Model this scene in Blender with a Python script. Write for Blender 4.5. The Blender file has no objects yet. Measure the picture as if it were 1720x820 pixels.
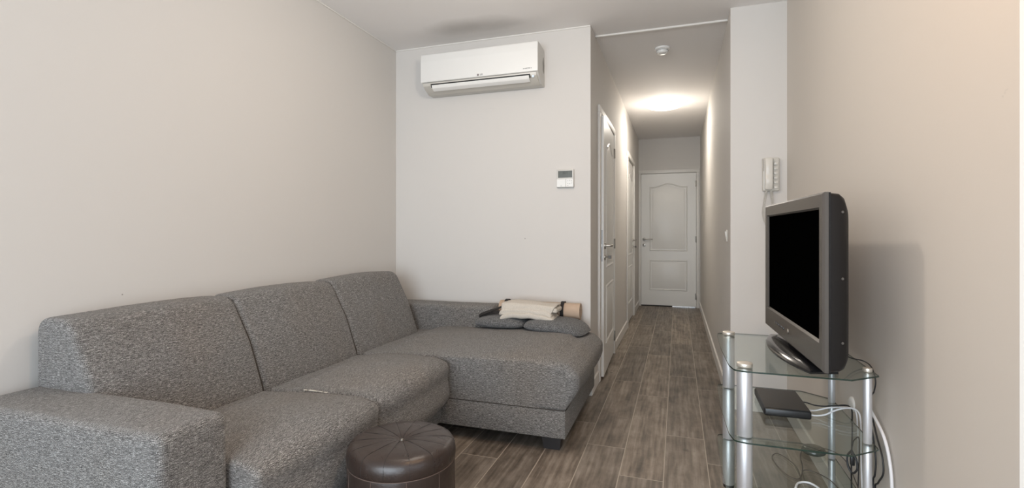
import bpy, bmesh, math, random
from mathutils import Vector, Matrix, noise
PI = math.pi
random.seed(7)
S = bpy.context.scene
COL = S.collection

# ------------------------------------------------------------------ camera, world, lights, exposure
TH = math.atan(278/835.0)
cd = bpy.data.cameras.new('camera'); cam = bpy.data.objects.new('camera', cd); COL.objects.link(cam)
cam.location = (0, 0, 1.12); cam.rotation_euler = (PI/2, 0, TH)
cd.sensor_width = 36.0; cd.sensor_fit = 'HORIZONTAL'; cd.lens = 36.0*835/1720
cd.shift_y = -(410-391)/1720.0
cd.clip_start = 0.02
S.camera = cam
S.view_settings.view_transform = 'Standard'; S.view_settings.look = 'None'
S.view_settings.gamma = 1; S.view_settings.use_curve_mapping = False
S.view_settings.exposure = -0.12
w = bpy.data.worlds.new('sky'); S.world = w; w.use_nodes = True
bg = w.node_tree.nodes['Background']; bg.inputs[0].default_value = (0.80, 0.90, 1.0, 1); bg.inputs[1].default_value = 2.2

def area(name, loc, rot, sx, sy, power, col):
    l = bpy.data.lights.new(name, 'AREA'); l.shape = 'RECTANGLE'; l.size = sx; l.size_y = sy
    l.energy = power; l.color = col
    o = bpy.data.objects.new(name, l); COL.objects.link(o); o.location = loc; o.rotation_euler = rot
    return o
# daylight through the glazed rear wall and through the kitchen window behind the camera
area('daylight_rear', (-0.45, -2.66, 1.25), (PI/2+.14, 0, 0), 2.9, 2.1, 145, (0.80, 0.90, 1.0))
area('daylight_kitchen', (2.84, -1.0, 1.45), (PI/2, 0, PI/2), 1.8, 1.4, 11, (0.86, 0.93, 1.0))

# ------------------------------------------------------------------ helpers
LOC = {}
def tag(o, label=None, cat=None, group=None, kind=None):
    if label: o['label'] = label
    if cat: o['category'] = cat
    if group: o['group'] = group
    if kind: o['kind'] = kind
    return o
def thing(name, label, cat, loc=(0, 0, 0), rz=0, group=None, kind=None):
    o = bpy.data.objects.new(name, None); COL.objects.link(o)
    o.location = loc; o.rotation_euler = (0, 0, rz); o.empty_display_size = .1
    LOC[o.name] = Vector(loc)
    return tag(o, label, cat, group, kind)
def boxuv(me):
    uv = me.uv_layers.new(name='UVMap')
    for p in me.polygons:
        n = p.normal; a = (abs(n.x), abs(n.y), abs(n.z)); k = a.index(max(a))
        for li in p.loop_indices:
            c = me.vertices[me.loops[li].vertex_index].co
            uv.data[li].uv = (c.y, c.z) if k == 0 else ((c.x, c.z+3.3) if k == 1 else (c.y+5.1, c.x))
def obj(name, bm, mats, parent=None, local=False, smooth=35, recalc=True, center=None):
    """link a bmesh as ONE object. Geometry is in world metres unless local."""
    if recalc: bmesh.ops.recalc_face_normals(bm, faces=bm.faces)
    me = bpy.data.meshes.new(name); bm.to_mesh(me); bm.free()
    off = Vector((0, 0, 0))
    if parent is not None:
        if not local: off = LOC[parent.name]
    elif center is not None: off = Vector(center)
    boxuv(me)
    me.transform(Matrix.Translation(-off))
    if not isinstance(mats, (list, tuple)): mats = [mats]
    for m in mats: me.materials.append(m)
    if smooth:
        me.polygons.foreach_set('use_smooth', [True]*len(me.polygons)); me.set_sharp_from_angle(angle=math.radians(smooth))
    o = bpy.data.objects.new(name, me); COL.objects.link(o)
    if parent is not None: o.parent = parent; LOC[o.name] = LOC[parent.name] if not local else Vector((0, 0, 0))
    else:
        o.location = off; LOC[o.name] = off
    return o
def B(): return bmesh.new()
def box(bm, x0, x1, y0, y1, z0, z1, bev=0, seg=2, mi=0, M=None):
    b = bmesh.new(); bmesh.ops.create_cube(b, size=1)
    for v in b.verts: v.co = Vector(((x0+x1)/2+v.co.x*(x1-x0), (y0+y1)/2+v.co.y*(y1-y0), (z0+z1)/2+v.co.z*(z1-z0)))
    if bev: bmesh.ops.bevel(b, geom=b.edges[:], offset=bev, segments=seg, profile=.5, affect='EDGES')
    merge(bm, b, mi, M); return bm
def merge(bm, b, mi=0, M=None):
    if M is not None: bmesh.ops.transform(b, matrix=M, verts=b.verts)
    for f in b.faces: f.material_index = mi
    me = bpy.data.meshes.new('t'); b.to_mesh(me); b.free(); bm.from_mesh(me); bpy.data.meshes.remove(me)
def cyl(bm, p0, p1, r0, r1=None, seg=24, bev=0, mi=0):
    p0, p1 = Vector(p0), Vector(p1); r1 = r0 if r1 is None else r1
    b = bmesh.new(); L = (p1-p0).length
    bmesh.ops.create_cone(b, cap_ends=True, segments=seg, radius1=r0, radius2=r1, depth=L)
    if bev:
        es = [e for e in b.edges if abs(e.verts[0].co.z-e.verts[1].co.z) < 1e-6]
        bmesh.ops.bevel(b, geom=es, offset=bev, segments=2, profile=.5, affect='EDGES')
    q = (p1-p0).to_track_quat('Z', 'Y')
    merge(bm, b, mi, Matrix.Translation((p0+p1)/2) @ q.to_matrix().to_4x4()); return bm
def tube(bm, pts, r, seg=8, closed=False, mi=0, flat=None):
    """swept round tube; flat=(a,b) sweeps a flat band of half sizes a (sideways) and b."""
    P = [Vector(p) for p in pts]; n = len(P); rings = []
    T = []
    for i in range(n):
        a = P[(i-1) % n] if (closed or i > 0) else P[i]; c = P[(i+1) % n] if (closed or i < n-1) else P[i]
        t = (c-a); T.append(t.normalized() if t.length > 1e-9 else Vector((0, 0, 1)))
    N = T[0].orthogonal().normalized()
    if flat: 
        up = Vector(flat[2]); N = (up - T[0]*up.dot(T[0])).normalized()
    for i in range(n):
        if flat:
            up = Vector(flat[2]); N = (up - T[i]*up.dot(T[i])).normalized()
        else: N = (N - T[i]*N.dot(T[i])).normalized()
        Bn = T[i].cross(N); ring = []
        if flat:
            for sa, sb in ((1, 1), (-1, 1), (-1, -1), (1, -1)): ring.append(bm.verts.new(P[i]+Bn*sa*flat[0]+N*sb*flat[1]))
        else:
            rr = r[i] if isinstance(r, (list, tuple)) else r
            for k in range(seg):
                a = 2*PI*k/seg; ring.append(bm.verts.new(P[i]+(N*math.cos(a)+Bn*math.sin(a))*rr))
        rings.append(ring)
    m = len(rings[0])
    for i in range(n if closed else n-1):
        A, Cc = rings[i], rings[(i+1) % n]
        for k in range(m):
            f = bm.faces.new((A[k], A[(k+1) % m], Cc[(k+1) % m], Cc[k])); f.material_index = mi
    if not closed:
        for R in (rings[0][::-1], rings[-1]):
            f = bm.faces.new(R); f.material_index = mi
    return bm
def smooth_path(pts, n=8, closed=False):
    P = [Vector(p) for p in pts]; out = []; m = len(P)
    g = (lambda i: P[i % m]) if closed else (lambda i: P[max(0, min(m-1, i))])
    for i in range(m if closed else m-1):
        p0, p1, p2, p3 = g(i-1), g(i), g(i+1), g(i+2)
        for k in range(n):
            t = k/n
            out.append(.5*((2*p1)+(p2-p0)*t+(2*p0-5*p1+4*p2-p3)*t*t+(3*p1-p0-3*p2+p3)*t**3))
    if not closed: out.append(P[-1])
    return out
def lathe(bm, prof, c=(0, 0, 0), seg=48, axis='Z', mi=0):
    """prof = [(r,z)]"""
    c = Vector(c); rings = []
    def pt(r, z, a):
        v = Vector((r*math.cos(a), r*math.sin(a), z))
        if axis == 'Y': v = Vector((v.x, v.z, v.y))
        if axis == 'X': v = Vector((v.z, v.x, v.y))
        return c+v
    for r, z in prof:
        if r < 1e-6: rings.append([bm.verts.new(pt(0, z, 0))])
        else: rings.append([bm.verts.new(pt(r, z, 2*PI*k/seg)) for k in range(seg)])
    for A, Cc in zip(rings, rings[1:]):
        for k in range(seg):
            k2 = (k+1) % seg
            if len(A) == 1 and len(Cc) == 1: continue
            if len(A) == 1: f = bm.faces.new((A[0], Cc[k], Cc[k2]))
            elif len(Cc) == 1: f = bm.faces.new((A[k], Cc[0], A[k2]))
            else: f = bm.faces.new((A[k], A[k2], Cc[k2], Cc[k]))
            f.material_index = mi
    return bm
def prism(bm, poly, axis, a0, a1, mi=0, bev=0):
    """extrude a 2-D polygon. axis X: poly=(y,z); Y: (x,z); Z: (x,y)"""
    def P(p, a): return {'X': (a, p[0], p[1]), 'Y': (p[0], a, p[1]), 'Z': (p[0], p[1], a)}[axis]
    b = bmesh.new()
    A = [b.verts.new(P(p, a0)) for p in poly]; Cc = [b.verts.new(P(p, a1)) for p in poly]; n = len(poly)
    caps = [b.faces.new(A), b.faces.new(Cc[::-1])]
    for i in range(n): b.faces.new((A[i], A[(i+1) % n], Cc[(i+1) % n], Cc[i]))
    bmesh.ops.recalc_face_normals(b, faces=b.faces)
    if bev:
        es = [e for e in b.edges if len(e.link_faces) == 2 and e.calc_face_angle(0) > .6]
        bmesh.ops.bevel(b, geom=es, offset=bev, segments=2, profile=.5, affect='EDGES')
    merge(bm, b, mi); return bm
def roundpoly(poly, r, seg=5):
    """round corners of closed 2-D polygon; r number or list"""
    out = []; n = len(poly)
    for i in range(n):
        p = Vector(poly[i]); a = Vector(poly[i-1]); c = Vector(poly[(i+1) % n]); rr = r[i] if isinstance(r, (list, tuple)) else r
        if rr <= 0: out.append(tuple(p)); continue
        da, dc = (a-p), (c-p); la, lc = da.length, dc.length; ang = da.angle(dc)
        t = min(rr/math.tan(ang/2), la*.49, lc*.49)
        s, e = p+da.normalized()*t, p+dc.normalized()*t
        for k in range(seg+1):
            u = k/seg; out.append(tuple((1-u)**2*s+2*u*(1-u)*p+u*u*e))
    return out
def resample(poly, step):
    out = []; n = len(poly)
    for i in range(n):
        a = Vector(poly[i]); b = Vector(poly[(i+1) % n]); m = max(1, int((b-a).length/step))
        for k in range(m): out.append(tuple(a+(b-a)*k/m))
    return out
def pad(poly, y0, y1, r0=.02, r1=.02, bulge=0.0, step=.03, axis='Y', fn=None, wob=.0015, seed=0, bw=None, iw=None):
    """upholstered body: a rounded 2-D profile (x,z) run along y with rounded ends and a soft bulge."""
    pl = resample(poly, step); n = len(pl); bm = bmesh.new()
    A = sum(pl[i][0]*pl[(i+1) % n][1]-pl[(i+1) % n][0]*pl[i][1] for i in range(n))
    sg = 1 if A > 0 else -1; nr = []
    for i in range(n):
        a, c = Vector(pl[i-1]), Vector(pl[(i+1) % n]); t = (c-a).normalized(); nr.append(Vector((t.y, -t.x))*sg)
    ys = []
    for k in range(7): ys.append((y0+r0*(1-math.cos(k/6*PI/2)), r0*(1-math.sin(k/6*PI/2))))
    m = max(2, int((y1-y0-r0-r1)/step))
    for k in range(1, m): ys.append((y0+r0+(y1-y0-r0-r1)*k/m, 0))
    for k in range(7)[::-1]: ys.append((y1-r1*(1-math.cos(k/6*PI/2)), r1*(1-math.sin(k/6*PI/2))))
    rings = []
    for y, ins in ys:
        t = (y-y0)/(y1-y0)*2-1; bl = bulge*(1-t*t)
        ring = []
        for i in range(n):
            wgt = bw(pl[i]) if bw else 1
            p = Vector(pl[i])+nr[i]*(bl*wgt-ins*(iw(pl[i]) if iw else 1))
            v = Vector((p.x, y, p.y)) if axis == 'Y' else Vector((y, p.x, p.y))
            if fn: v = fn(v)
            if wob:
                nv = noise.noise_vector(v*4+Vector((seed, 0, 0)))*wob*3
                if axis == 'Y': nv.y *= min(1, max(0, (min(y-y0-r0, y1-y-r1))/.06))
                v = v+nv
            ring.append(bm.verts.new(v))
        rings.append(ring)
    for A_, C_ in zip(rings, rings[1:]):
        for k in range(n): bm.faces.new((A_[k], A_[(k+1) % n], C_[(k+1) % n], C_[k]))
    for R in (rings[0], rings[-1]):
        c = sum((v.co for v in R), Vector())/n; prev = R
        for f_ in (.8, .5, .2):
            ring = [bm.verts.new(c+(v.co-c)*f_) for v in R]
            for k in range(n): bm.faces.new((prev[k], prev[(k+1) % n], ring[(k+1) % n], ring[k]))
            prev = ring
        bm.faces.new(prev)
    return bm
def text(s, size, mat, parent, M, name='lettering', depth=.0006, local=False):
    cu = bpy.data.curves.new('t', 'FONT'); cu.body = s; cu.size = size; cu.extrude = depth; cu.align_x = 'CENTER'; cu.align_y = 'CENTER'
    t = bpy.data.objects.new('t', cu); COL.objects.link(t)
    bpy.context.view_layer.update()
    me = bpy.data.meshes.new_from_object(t); bpy.data.objects.remove(t); bpy.data.curves.remove(cu)
    b = bmesh.new(); b.from_mesh(me); bpy.data.meshes.remove(me); bmesh.ops.transform(b, matrix=M, verts=b.verts)
    return obj(name, b, mat, parent, smooth=0, local=local)

# ------------------------------------------------------------------ materials
def mat(name, col, rough=.5, metal=0, spec=.5, **kw):
    m = bpy.data.materials.new(name); m.use_nodes = True; p = m.node_tree.nodes['Principled BSDF']
    p.inputs['Base Color'].default_value = (*col, 1); p.inputs['Roughness'].default_value = rough
    p.inputs['Metallic'].default_value = metal; p.inputs['Specular IOR Level'].default_value = spec
    for k, v in kw.items(): p.inputs[k].default_value = v
    return m
class NT:
    def __init__(s, m): s.m = m; s.t = m.node_tree; s.p = s.t.nodes.get('Principled BSDF')
    def n(s, typ, **kw):
        o = s.t.nodes.new(typ)
        for k, v in kw.items():
            if k.startswith('i_'):
                o.inputs[k[2:].replace('_', ' ')].default_value = v
            else: setattr(o, k, v)
        return o
    def l(s, a, b): s.t.links.new(a, b)
    def math(s, op, a, b=None, c=None):
        o = s.n('ShaderNodeMath', operation=op)
        for i, v in enumerate((a, b, c)):
            if v is None: continue
            if isinstance(v, (int, float)): o.inputs[i].default_value = v
            else: s.l(v, o.inputs[i])
        return o.outputs[0]
    def mix(s, f, a, b, mode='MIX'):
        o = s.n('ShaderNodeMix', data_type='RGBA', blend_type=mode)
        for i, v in ((0, f), (6, a), (7, b)):
            if isinstance(v, (int, float)): o.inputs[i].default_value = v
            elif isinstance(v, tuple): o.inputs[i].default_value = (*v, 1)
            else: s.l(v, o.inputs[i])
        return o.outputs[2]
    def noise(s, vec, scale, detail=3, rough=.5):
        o = s.n('ShaderNodeTexNoise'); o.inputs['Scale'].default_value = scale; o.inputs['Detail'].default_value = detail; o.inputs['Roughness'].default_value = rough
        if vec is not None: s.l(vec, o.inputs['Vector'])
        return o.outputs['Fac']
    def ramp(s, f, stops):
        o = s.n('ShaderNodeValToRGB'); e = o.color_ramp.elements
        while len(e) < len(stops): e.new(.5)
        for i, (p, c) in enumerate(stops): e[i].position = p; e[i].color = (*c, 1) if len(c) == 3 else c
        s.l(f, o.inputs[0]); return o.outputs[0]
    def mapping(s, vec, scale, loc=(0, 0, 0)):
        o = s.n('ShaderNodeMapping'); o.inputs['Scale'].default_value = scale; o.inputs['Location'].default_value = loc
        s.l(vec, o.inputs['Vector']); return o.outputs[0]
    def bump(s, h, strength=.3, dist=.002):
        o = s.n('ShaderNodeBump'); o.inputs['Strength'].default_value = strength; o.inputs['Distance'].default_value = dist
        s.l(h, o.inputs['Height']); s.l(o.outputs[0], s.p.inputs['Normal'])

def paint(name, col, marks=0):
    m = mat(name, col, .75, spec=.25); k = NT(m); g = k.n('ShaderNodeNewGeometry').outputs['Position']
    n1 = k.noise(g, 1.3, 3); c = k.mix(k.math('MULTIPLY', n1, .35), col, tuple(x*.93 for x in col))
    if marks:   # scuffs and dirt rubbed into the paint
        s = k.noise(k.mapping(g, (1, 9, 14)), 1.6, 4, .6)
        f = k.ramp(s, [(.70, (0, 0, 0)), (.78, (1, 1, 1))])
        area_ = k.ramp(k.noise(g, 1.1, 2), [(.5, (0, 0, 0)), (.62, (1, 1, 1))])
        f2 = k.math('MULTIPLY', k.math('MULTIPLY', f, area_), marks)
        c = k.mix(f2, c, tuple(x*.55 for x in col))
    vo = k.n('ShaderNodeTexVoronoi'); vo.inputs['Scale'].default_value = 2.6; k.l(g, vo.inputs['Vector'])
    c = k.mix(k.math('MULTIPLY', k.math('LESS_THAN', vo.outputs['Distance'], .011), .6), c, (.2, .18, .16))
    k.l(c, k.p.inputs['Base Color'])
    k.bump(k.noise(g, 260, 2), .12, .001); return m
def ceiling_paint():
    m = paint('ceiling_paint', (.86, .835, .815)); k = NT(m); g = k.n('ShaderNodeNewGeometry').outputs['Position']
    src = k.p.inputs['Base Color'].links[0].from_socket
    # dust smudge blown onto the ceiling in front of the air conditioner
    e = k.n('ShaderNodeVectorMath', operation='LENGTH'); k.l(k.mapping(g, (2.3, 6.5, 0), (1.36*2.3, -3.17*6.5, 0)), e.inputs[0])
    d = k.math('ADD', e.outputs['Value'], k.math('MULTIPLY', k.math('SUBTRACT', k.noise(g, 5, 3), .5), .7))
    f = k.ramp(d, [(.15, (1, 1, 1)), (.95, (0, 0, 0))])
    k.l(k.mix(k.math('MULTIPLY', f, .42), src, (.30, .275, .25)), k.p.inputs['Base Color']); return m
M = {}
M['wall'] = paint('wall_paint', (.672, .643, .608), .35)
M['wall_r'] = paint('warm_lit_wall_paint', (.69, .643, .585), .5)  # same wall paint with the warm lamp glow tinted into its colour
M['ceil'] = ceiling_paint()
M['trim'] = mat('white_trim', (.78, .755, .715), .4)
M['door'] = mat('white_door_lacquer', (.80, .785, .75), .35)
M['chrome'] = mat('brushed_nickel', (.42, .40, .37), .3, 1)
M['hinge'] = mat('hinge_metal', (.30, .28, .25), .4, 1)
M['alu'] = mat('satin_aluminium', (.74, .75, .78), .42, .75)
M['champ'] = mat('champagne_cap', (.80, .75, .67), .38, .7)
M['plastic_w'] = mat('white_plastic', (.82, .81, .78), .3)
M['plastic_w2'] = mat('aged_white_plastic', (.60, .575, .52), .35)
M['handset'] = mat('ivory_plastic', (.68, .65, .59), .28)
M['plastic_g'] = mat('light_grey_plastic', (.60, .585, .55), .4)
M['lcd'] = mat('lcd', (.10, .105, .09), .25)
M['dark'] = mat('dark_slot', (.015, .015, .015), .6)
M['ink'] = mat('grey_print', (.12, .12, .13), .5)
M['black'] = mat('black_plastic', (.014, .014, .015), .35)
M['black_gloss'] = mat('glossy_black_plastic', (.012, .012, .013), .12)
M['screen'] = mat('switched_off_screen', (.0008, .0008, .0008), .5, spec=.0)
M['bezel'] = mat('grey_gloss_bezel', (.085, .077, .069), .25)
M['boxtop'] = mat('matt_black_lid', (.035, .03, .027), .45)
M['cable_w'] = mat('white_cable', (.75, .75, .77), .4)
M['cable_b'] = mat('black_cable', (.02, .02, .022), .5)
M['cable_g'] = mat('grey_brown_cable', (.10, .085, .07), .5)
M['leg'] = mat('dark_wood_leg', (.03, .027, .027), .5)
M['thread'] = mat('seam_thread', (.055, .047, .04), .9)
M['stuffing'] = mat('white_stuffing', (.75, .71, .63), .95)

def fabric(name, dark, mid, light, su=75, sv=760, weave=1.0, worn=.35):
    m = mat(name, mid, .92, spec=.12); k = NT(m); uv = k.n('ShaderNodeUVMap').outputs[0]
    pos = k.n('ShaderNodeNewGeometry').outputs['Position']
    st = k.noise(k.mapping(uv, (su, sv, 1)), 1.0, 4, .65)
    st2 = k.noise(k.mapping(uv, (su*.25, sv*.3, 1)), 1.0, 3, .6)
    sp = k.noise(k.mapping(uv, (420, 420, 1)), 1.0, 1)
    f = k.math('ADD', k.math('MULTIPLY', st, .55), k.math('ADD', k.math('MULTIPLY', st2, .16), k.math('MULTIPLY', sp, .29)))
    c = k.ramp(f, [(.39, dark), (.50, mid), (.60, light)])
    sp0 = k.n('ShaderNodeSeparateXYZ'); k.l(uv, sp0.inputs[0])
    pa = k.math('SINE', k.math('MULTIPLY', k.math('ADD', sp0.outputs[0], sp0.outputs[1]), 2*PI/.0075)); pb = k.math('SINE', k.math('MULTIPLY', k.math('SUBTRACT', sp0.outputs[0], sp0.outputs[1]), 2*PI/.0075))
    wv = k.math('MULTIPLY_ADD', k.math('MULTIPLY', pa, pb), .32*min(1, weave), 1.0)
    wc = k.n('ShaderNodeCombineColor'); [k.l(wv, wc.inputs[q]) for q in range(3)]
    c = k.mix(1.0, c, wc.outputs[0], 'MULTIPLY')
    # wear: slightly browner, rubbed areas
    wr = k.ramp(k.noise(pos, 2.3, 3), [(.45, (0, 0, 0)), (.7, (1, 1, 1))])
    c = k.mix(k.math('MULTIPLY', wr, worn), c, (1.0, .86, .72), 'MULTIPLY')
    k.l(c, k.p.inputs['Base Color'])
    sep = k.n('ShaderNodeSeparateXYZ'); k.l(uv, sep.inputs[0])
    a = k.math('SINE', k.math('MULTIPLY', sep.outputs[0], 2*PI/.0052)); b = k.math('SINE', k.math('MULTIPLY', sep.outputs[1], 2*PI/.0036))
    h = k.math('ADD', k.math('MULTIPLY', k.math('MULTIPLY', a, b), .5*weave), k.math('MULTIPLY', f, 1.6))
    k.bump(h, .55, .0022)
    k.p.inputs['Sheen Weight'].default_value = .15
    return m
M['fabric'] = fabric('grey_tweed', (.030, .028, .027), (.150, .143, .136), (.50, .485, .465))
M['pillow'] = fabric('charcoal_tweed', (.026, .026, .027), (.115, .114, .113), (.36, .36, .36), 140, 420, worn=.1)
M['towel'] = fabric('cream_terry', (.52, .465, .40), (.61, .555, .48), (.69, .64, .565), 260, 260, .15, .15)
def foam():
    m = mat('beige_foam', (.50, .37, .27), .8); k = NT(m); g = k.n('ShaderNodeNewGeometry').outputs['Position']
    k.l(k.mix(k.noise(g, 30, 3), (.47, .345, .25), (.56, .42, .31)), k.p.inputs['Base Color']); k.bump(k.noise(g, 400, 2), .3, .001); return m
M['foam'] = foam()
M['strap'] = mat('dark_strap', (.02, .017, .016), .8)
def leather():
    m = mat('brown_leather', (.05, .035, .03), .36, spec=.6); k = NT(m); g = k.n('ShaderNodeTexCoord').outputs['Object']
    n = k.noise(g, 9, 4); k.l(k.mix(n, (.020, .0125, .010), (.046, .030, .024)), k.p.inputs['Base Color'])
    k.l(k.math('ADD', .2, k.math('MULTIPLY', k.noise(g, 14, 3), .2)), k.p.inputs['Roughness'])
    v = k.n('ShaderNodeTexVoronoi', feature='DISTANCE_TO_EDGE'); v.inputs['Scale'].default_value = 330; k.l(g, v.inputs['Vector'])
    h = k.math('ADD', k.math('MULTIPLY', v.outputs['Distance'], .5), k.math('MULTIPLY', k.noise(g, 18, 3), 2.4)); k.bump(h, .35, .0022); return m
M['leather'] = leather()

def floor_mat():
    m = mat('wood_look_tile', (.2, .17, .14), .42, spec=.35); k = NT(m); g = k.n('ShaderNodeNewGeometry').outputs['Position']
    s = k.n('ShaderNodeSeparateXYZ'); k.l(g, s.inputs[0]); X, Y = s.outputs[0], s.outputs[1]
    W, L = .1965, 1.2
    u = k.math('DIVIDE', k.math('ADD', X, .0605), W); col = k.math('FLOOR', u); fu = k.math('SUBTRACT', u, col)
    jump = k.math('MULTIPLY', k.math('GREATER_THAN', col, -.5), -.36)
    off = k.math('ADD', k.math('MULTIPLY', col, -.295), jump)      # running offset of the joints
    v = k.math('DIVIDE', k.math('SUBTRACT', k.math('SUBTRACT', Y, off), .84), L); row = k.math('FLOOR', v); fv = k.math('SUBTRACT', v, row)
    def edge(f, size): return k.math('MULTIPLY', k.math('MINIMUM', f, k.math('SUBTRACT', 1, f)), size)
    d = k.math('MINIMUM', edge(fu, W), edge(fv, L))
    grout = k.math('LESS_THAN', d, .0022)
    cv = k.n('ShaderNodeCombineXYZ'); k.l(col, cv.inputs[0]); k.l(row, cv.inputs[1])
    wn = k.n('ShaderNodeTexWhiteNoise', noise_dimensions='3D'); k.l(cv.outputs[0], wn.inputs['Vector'])
    rnd = wn.outputs['Value']
    # grain coordinates, shifted per plank
    gc = k.n('ShaderNodeCombineXYZ'); k.l(X, gc.inputs[0]); k.l(Y, gc.inputs[1]); k.l(k.math('MULTIPLY', rnd, 37), gc.inputs[2])
    fine = k.noise(k.mapping(gc.outputs[0], (62, 2.4, 1)), 1, 5, .6)
    mid = k.noise(k.mapping(gc.outputs[0], (15, 1.7, 1)), 1, 4, .6)
    blot = k.noise(k.mapping(gc.outputs[0], (9, 6, 1)), 1, 5, .65)
    wv = k.n('ShaderNodeTexWave', wave_type='BANDS', bands_direction='X'); wv.inputs['Scale'].default_value = 9; wv.inputs['Distortion'].default_value = 9; wv.inputs['Detail'].default_value = 3; wv.inputs['Detail Scale'].default_value = 1.2
    k.l(k.mapping(gc.outputs[0], (1, .28, 1)), wv.inputs['Vector'])
    f = k.math('ADD', k.math('MULTIPLY', fine, .30), k.math('ADD', k.math('MULTIPLY', mid, .34), k.math('MULTIPLY', wv.outputs['Fac'], .04)))
    f = k.math('ADD', f, k.math('MULTIPLY', blot, .32))
    c = k.ramp(f, [(.36, (.070, .056, .045)), (.50, (.215, .180, .147)), (.66, (.40, .35, .30))])
    c = k.mix(1.0, c, k.ramp(rnd, [(0, (.74, .74, .74)), (1, (1.12, 1.09, 1.05))]), 'MULTIPLY')
    knot = k.ramp(k.noise(k.mapping(gc.outputs[0], (13, 9, 1)), 1, 1), [(.74, (0, 0, 0)), (.82, (1, 1, 1))])
    c = k.mix(k.math('MULTIPLY', knot, .6), c, (.04, .032, .026))
    c = k.mix(grout, c, (.42, .365, .30)); k.l(c, k.p.inputs['Base Color'])
    k.l(k.math('ADD', .34, k.math('MULTIPLY', mid, .25)), k.p.inputs['Roughness'])
    h = k.math('SUBTRACT', k.math('MULTIPLY', fine, .5), k.math('MULTIPLY', grout, 1.2)); k.bump(h, .3, .0012)
    return m
M['floor'] = floor_mat()

def glass_mats():
    m = bpy.data.materials.new('shelf_glass'); m.use_nodes = True; t = m.node_tree; t.nodes.clear()
    o = t.nodes.new('ShaderNodeOutputMaterial'); tr = t.nodes.new('ShaderNodeBsdfTransparent'); gl = t.nodes.new('ShaderNodeBsdfGlossy')
    tr.inputs[0].default_value = (.90, .935, .915, 1); gl.inputs['Roughness'].default_value = .02
    lw = t.nodes.new('ShaderNodeLayerWeight'); lw.inputs[0].default_value = .5
    p5 = t.nodes.new('ShaderNodeMath'); p5.operation = 'POWER'; p5.inputs[1].default_value = 5; t.links.new(lw.outputs['Facing'], p5.inputs[0])
    fr = t.nodes.new('ShaderNodeMath'); fr.operation = 'MULTIPLY_ADD'; fr.inputs[1].default_value = .95; fr.inputs[2].default_value = .045; t.links.new(p5.outputs[0], fr.inputs[0]); mx = t.nodes.new('ShaderNodeMixShader')
    t.links.new(fr.outputs[0], mx.inputs[0]); t.links.new(tr.outputs[0], mx.inputs[1]); t.links.new(gl.outputs[0], mx.inputs[2]); t.links.new(mx.outputs[0], o.inputs[0])
    e = mat('glass_edge', (.014, .034, .025), .12, spec=.8)
    return m, e
M['glass'], M['glass_edge'] = glass_mats()

# ------------------------------------------------------------------ the room
H = 2.55; XL = -2.10; YB = 3.42; HL = -.568; HR = .32; YE = 7.87; XR = .64; YP = 3.44; YK = 1.246; XK = 2.8; YR = -2.6
def struct(name, bm, m, label=None, smooth=0):
    o = obj(name, bm, m, None, smooth=smooth); o['kind'] = 'structure'
    if label: o['label'] = label
    return o
b = B(); box(b, XL-.1, XK+.1, YR-.1, YE+1.3, -.1, 0); struct('floor', b, M['floor'], 'brown wood-look plank tile floor')
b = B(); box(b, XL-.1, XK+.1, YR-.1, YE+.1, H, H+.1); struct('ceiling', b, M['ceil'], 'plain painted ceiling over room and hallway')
b = B(); box(b, XL-.1, XL, YR, YE+.1, 0, H); struct('wall_left', b, M['wall'], 'long cream wall behind the sofa')
b = B(); box(b, XL, HL, YB, YB+.1, 0, H); struct('wall_back', b, M['wall'], 'cream wall carrying the air conditioner')
def wall_with_openings(name, x0, x1, y0, y1, ops, label):
    b = B(); y = y0
    for a, c, zt in ops:
        box(b, x0, x1, y, a, 0, H); box(b, x0, x1, a, c, zt, H); y = c
    box(b, x0, x1, y, y1, 0, H); struct(name, b, M['wall'], label)
DA = (3.785, 4.675); DB = (6.005, 6.915)
wall_with_openings('wall_hall_left', HL-.1, HL, YB+.1, YE, [(*DA, 2.045), (*DB, 2.045)], 'left wall of the hallway with two doors')
b = B(); box(b, HR, HR+.1, YP+.1, YE, 0, H); struct('wall_hall_right', b, M['wall'], 'right wall of the hallway')
b = B(); box(b, XL, -.545, YE, YE+.1, 0, H); box(b, .285, HR+.1, YE, YE+.1, 0, H); box(b, -.545, .285, YE, YE+.1, 2.045, H)
struct('wall_hall_end', b, M['wall'], 'end wall of the hallway above the door')
b = B(); box(b, HR, XR+.1, YP, YP+.1, 0, H); struct('wall_pier', b, M['wall'], 'narrow wall carrying the intercom')
b = B(); box(b, XR, XR+.12, YK, YP, 0, H); struct('wall_right', b, M['wall_r'], 'right wall behind the television')
b = B(); box(b, XR+.12, XK, YK, YK+.12, 0, H); struct('wall_kitchen', b, M['wall'])
b = B(); box(b, XK, XK+.1, YR, -1.9, 0, H); box(b, XK, XK+.1, -.1, YK+.12, 0, H); box(b, XK, XK+.1, -1.9, -.1, 0, .75); box(b, XK, XK+.1, -1.9, -.1, 2.15, H)
struct('wall_kitchen_side', b, M['wall'])
b = B(); box(b, XL, -1.9, YR-.1, YR, 0, H); box(b, 1.0, XK+.1, YR-.1, YR, 0, H); box(b, -1.9, 1.0, YR-.1, YR, 2.3, H)
struct('wall_rear', b, M['wall'])
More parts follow.
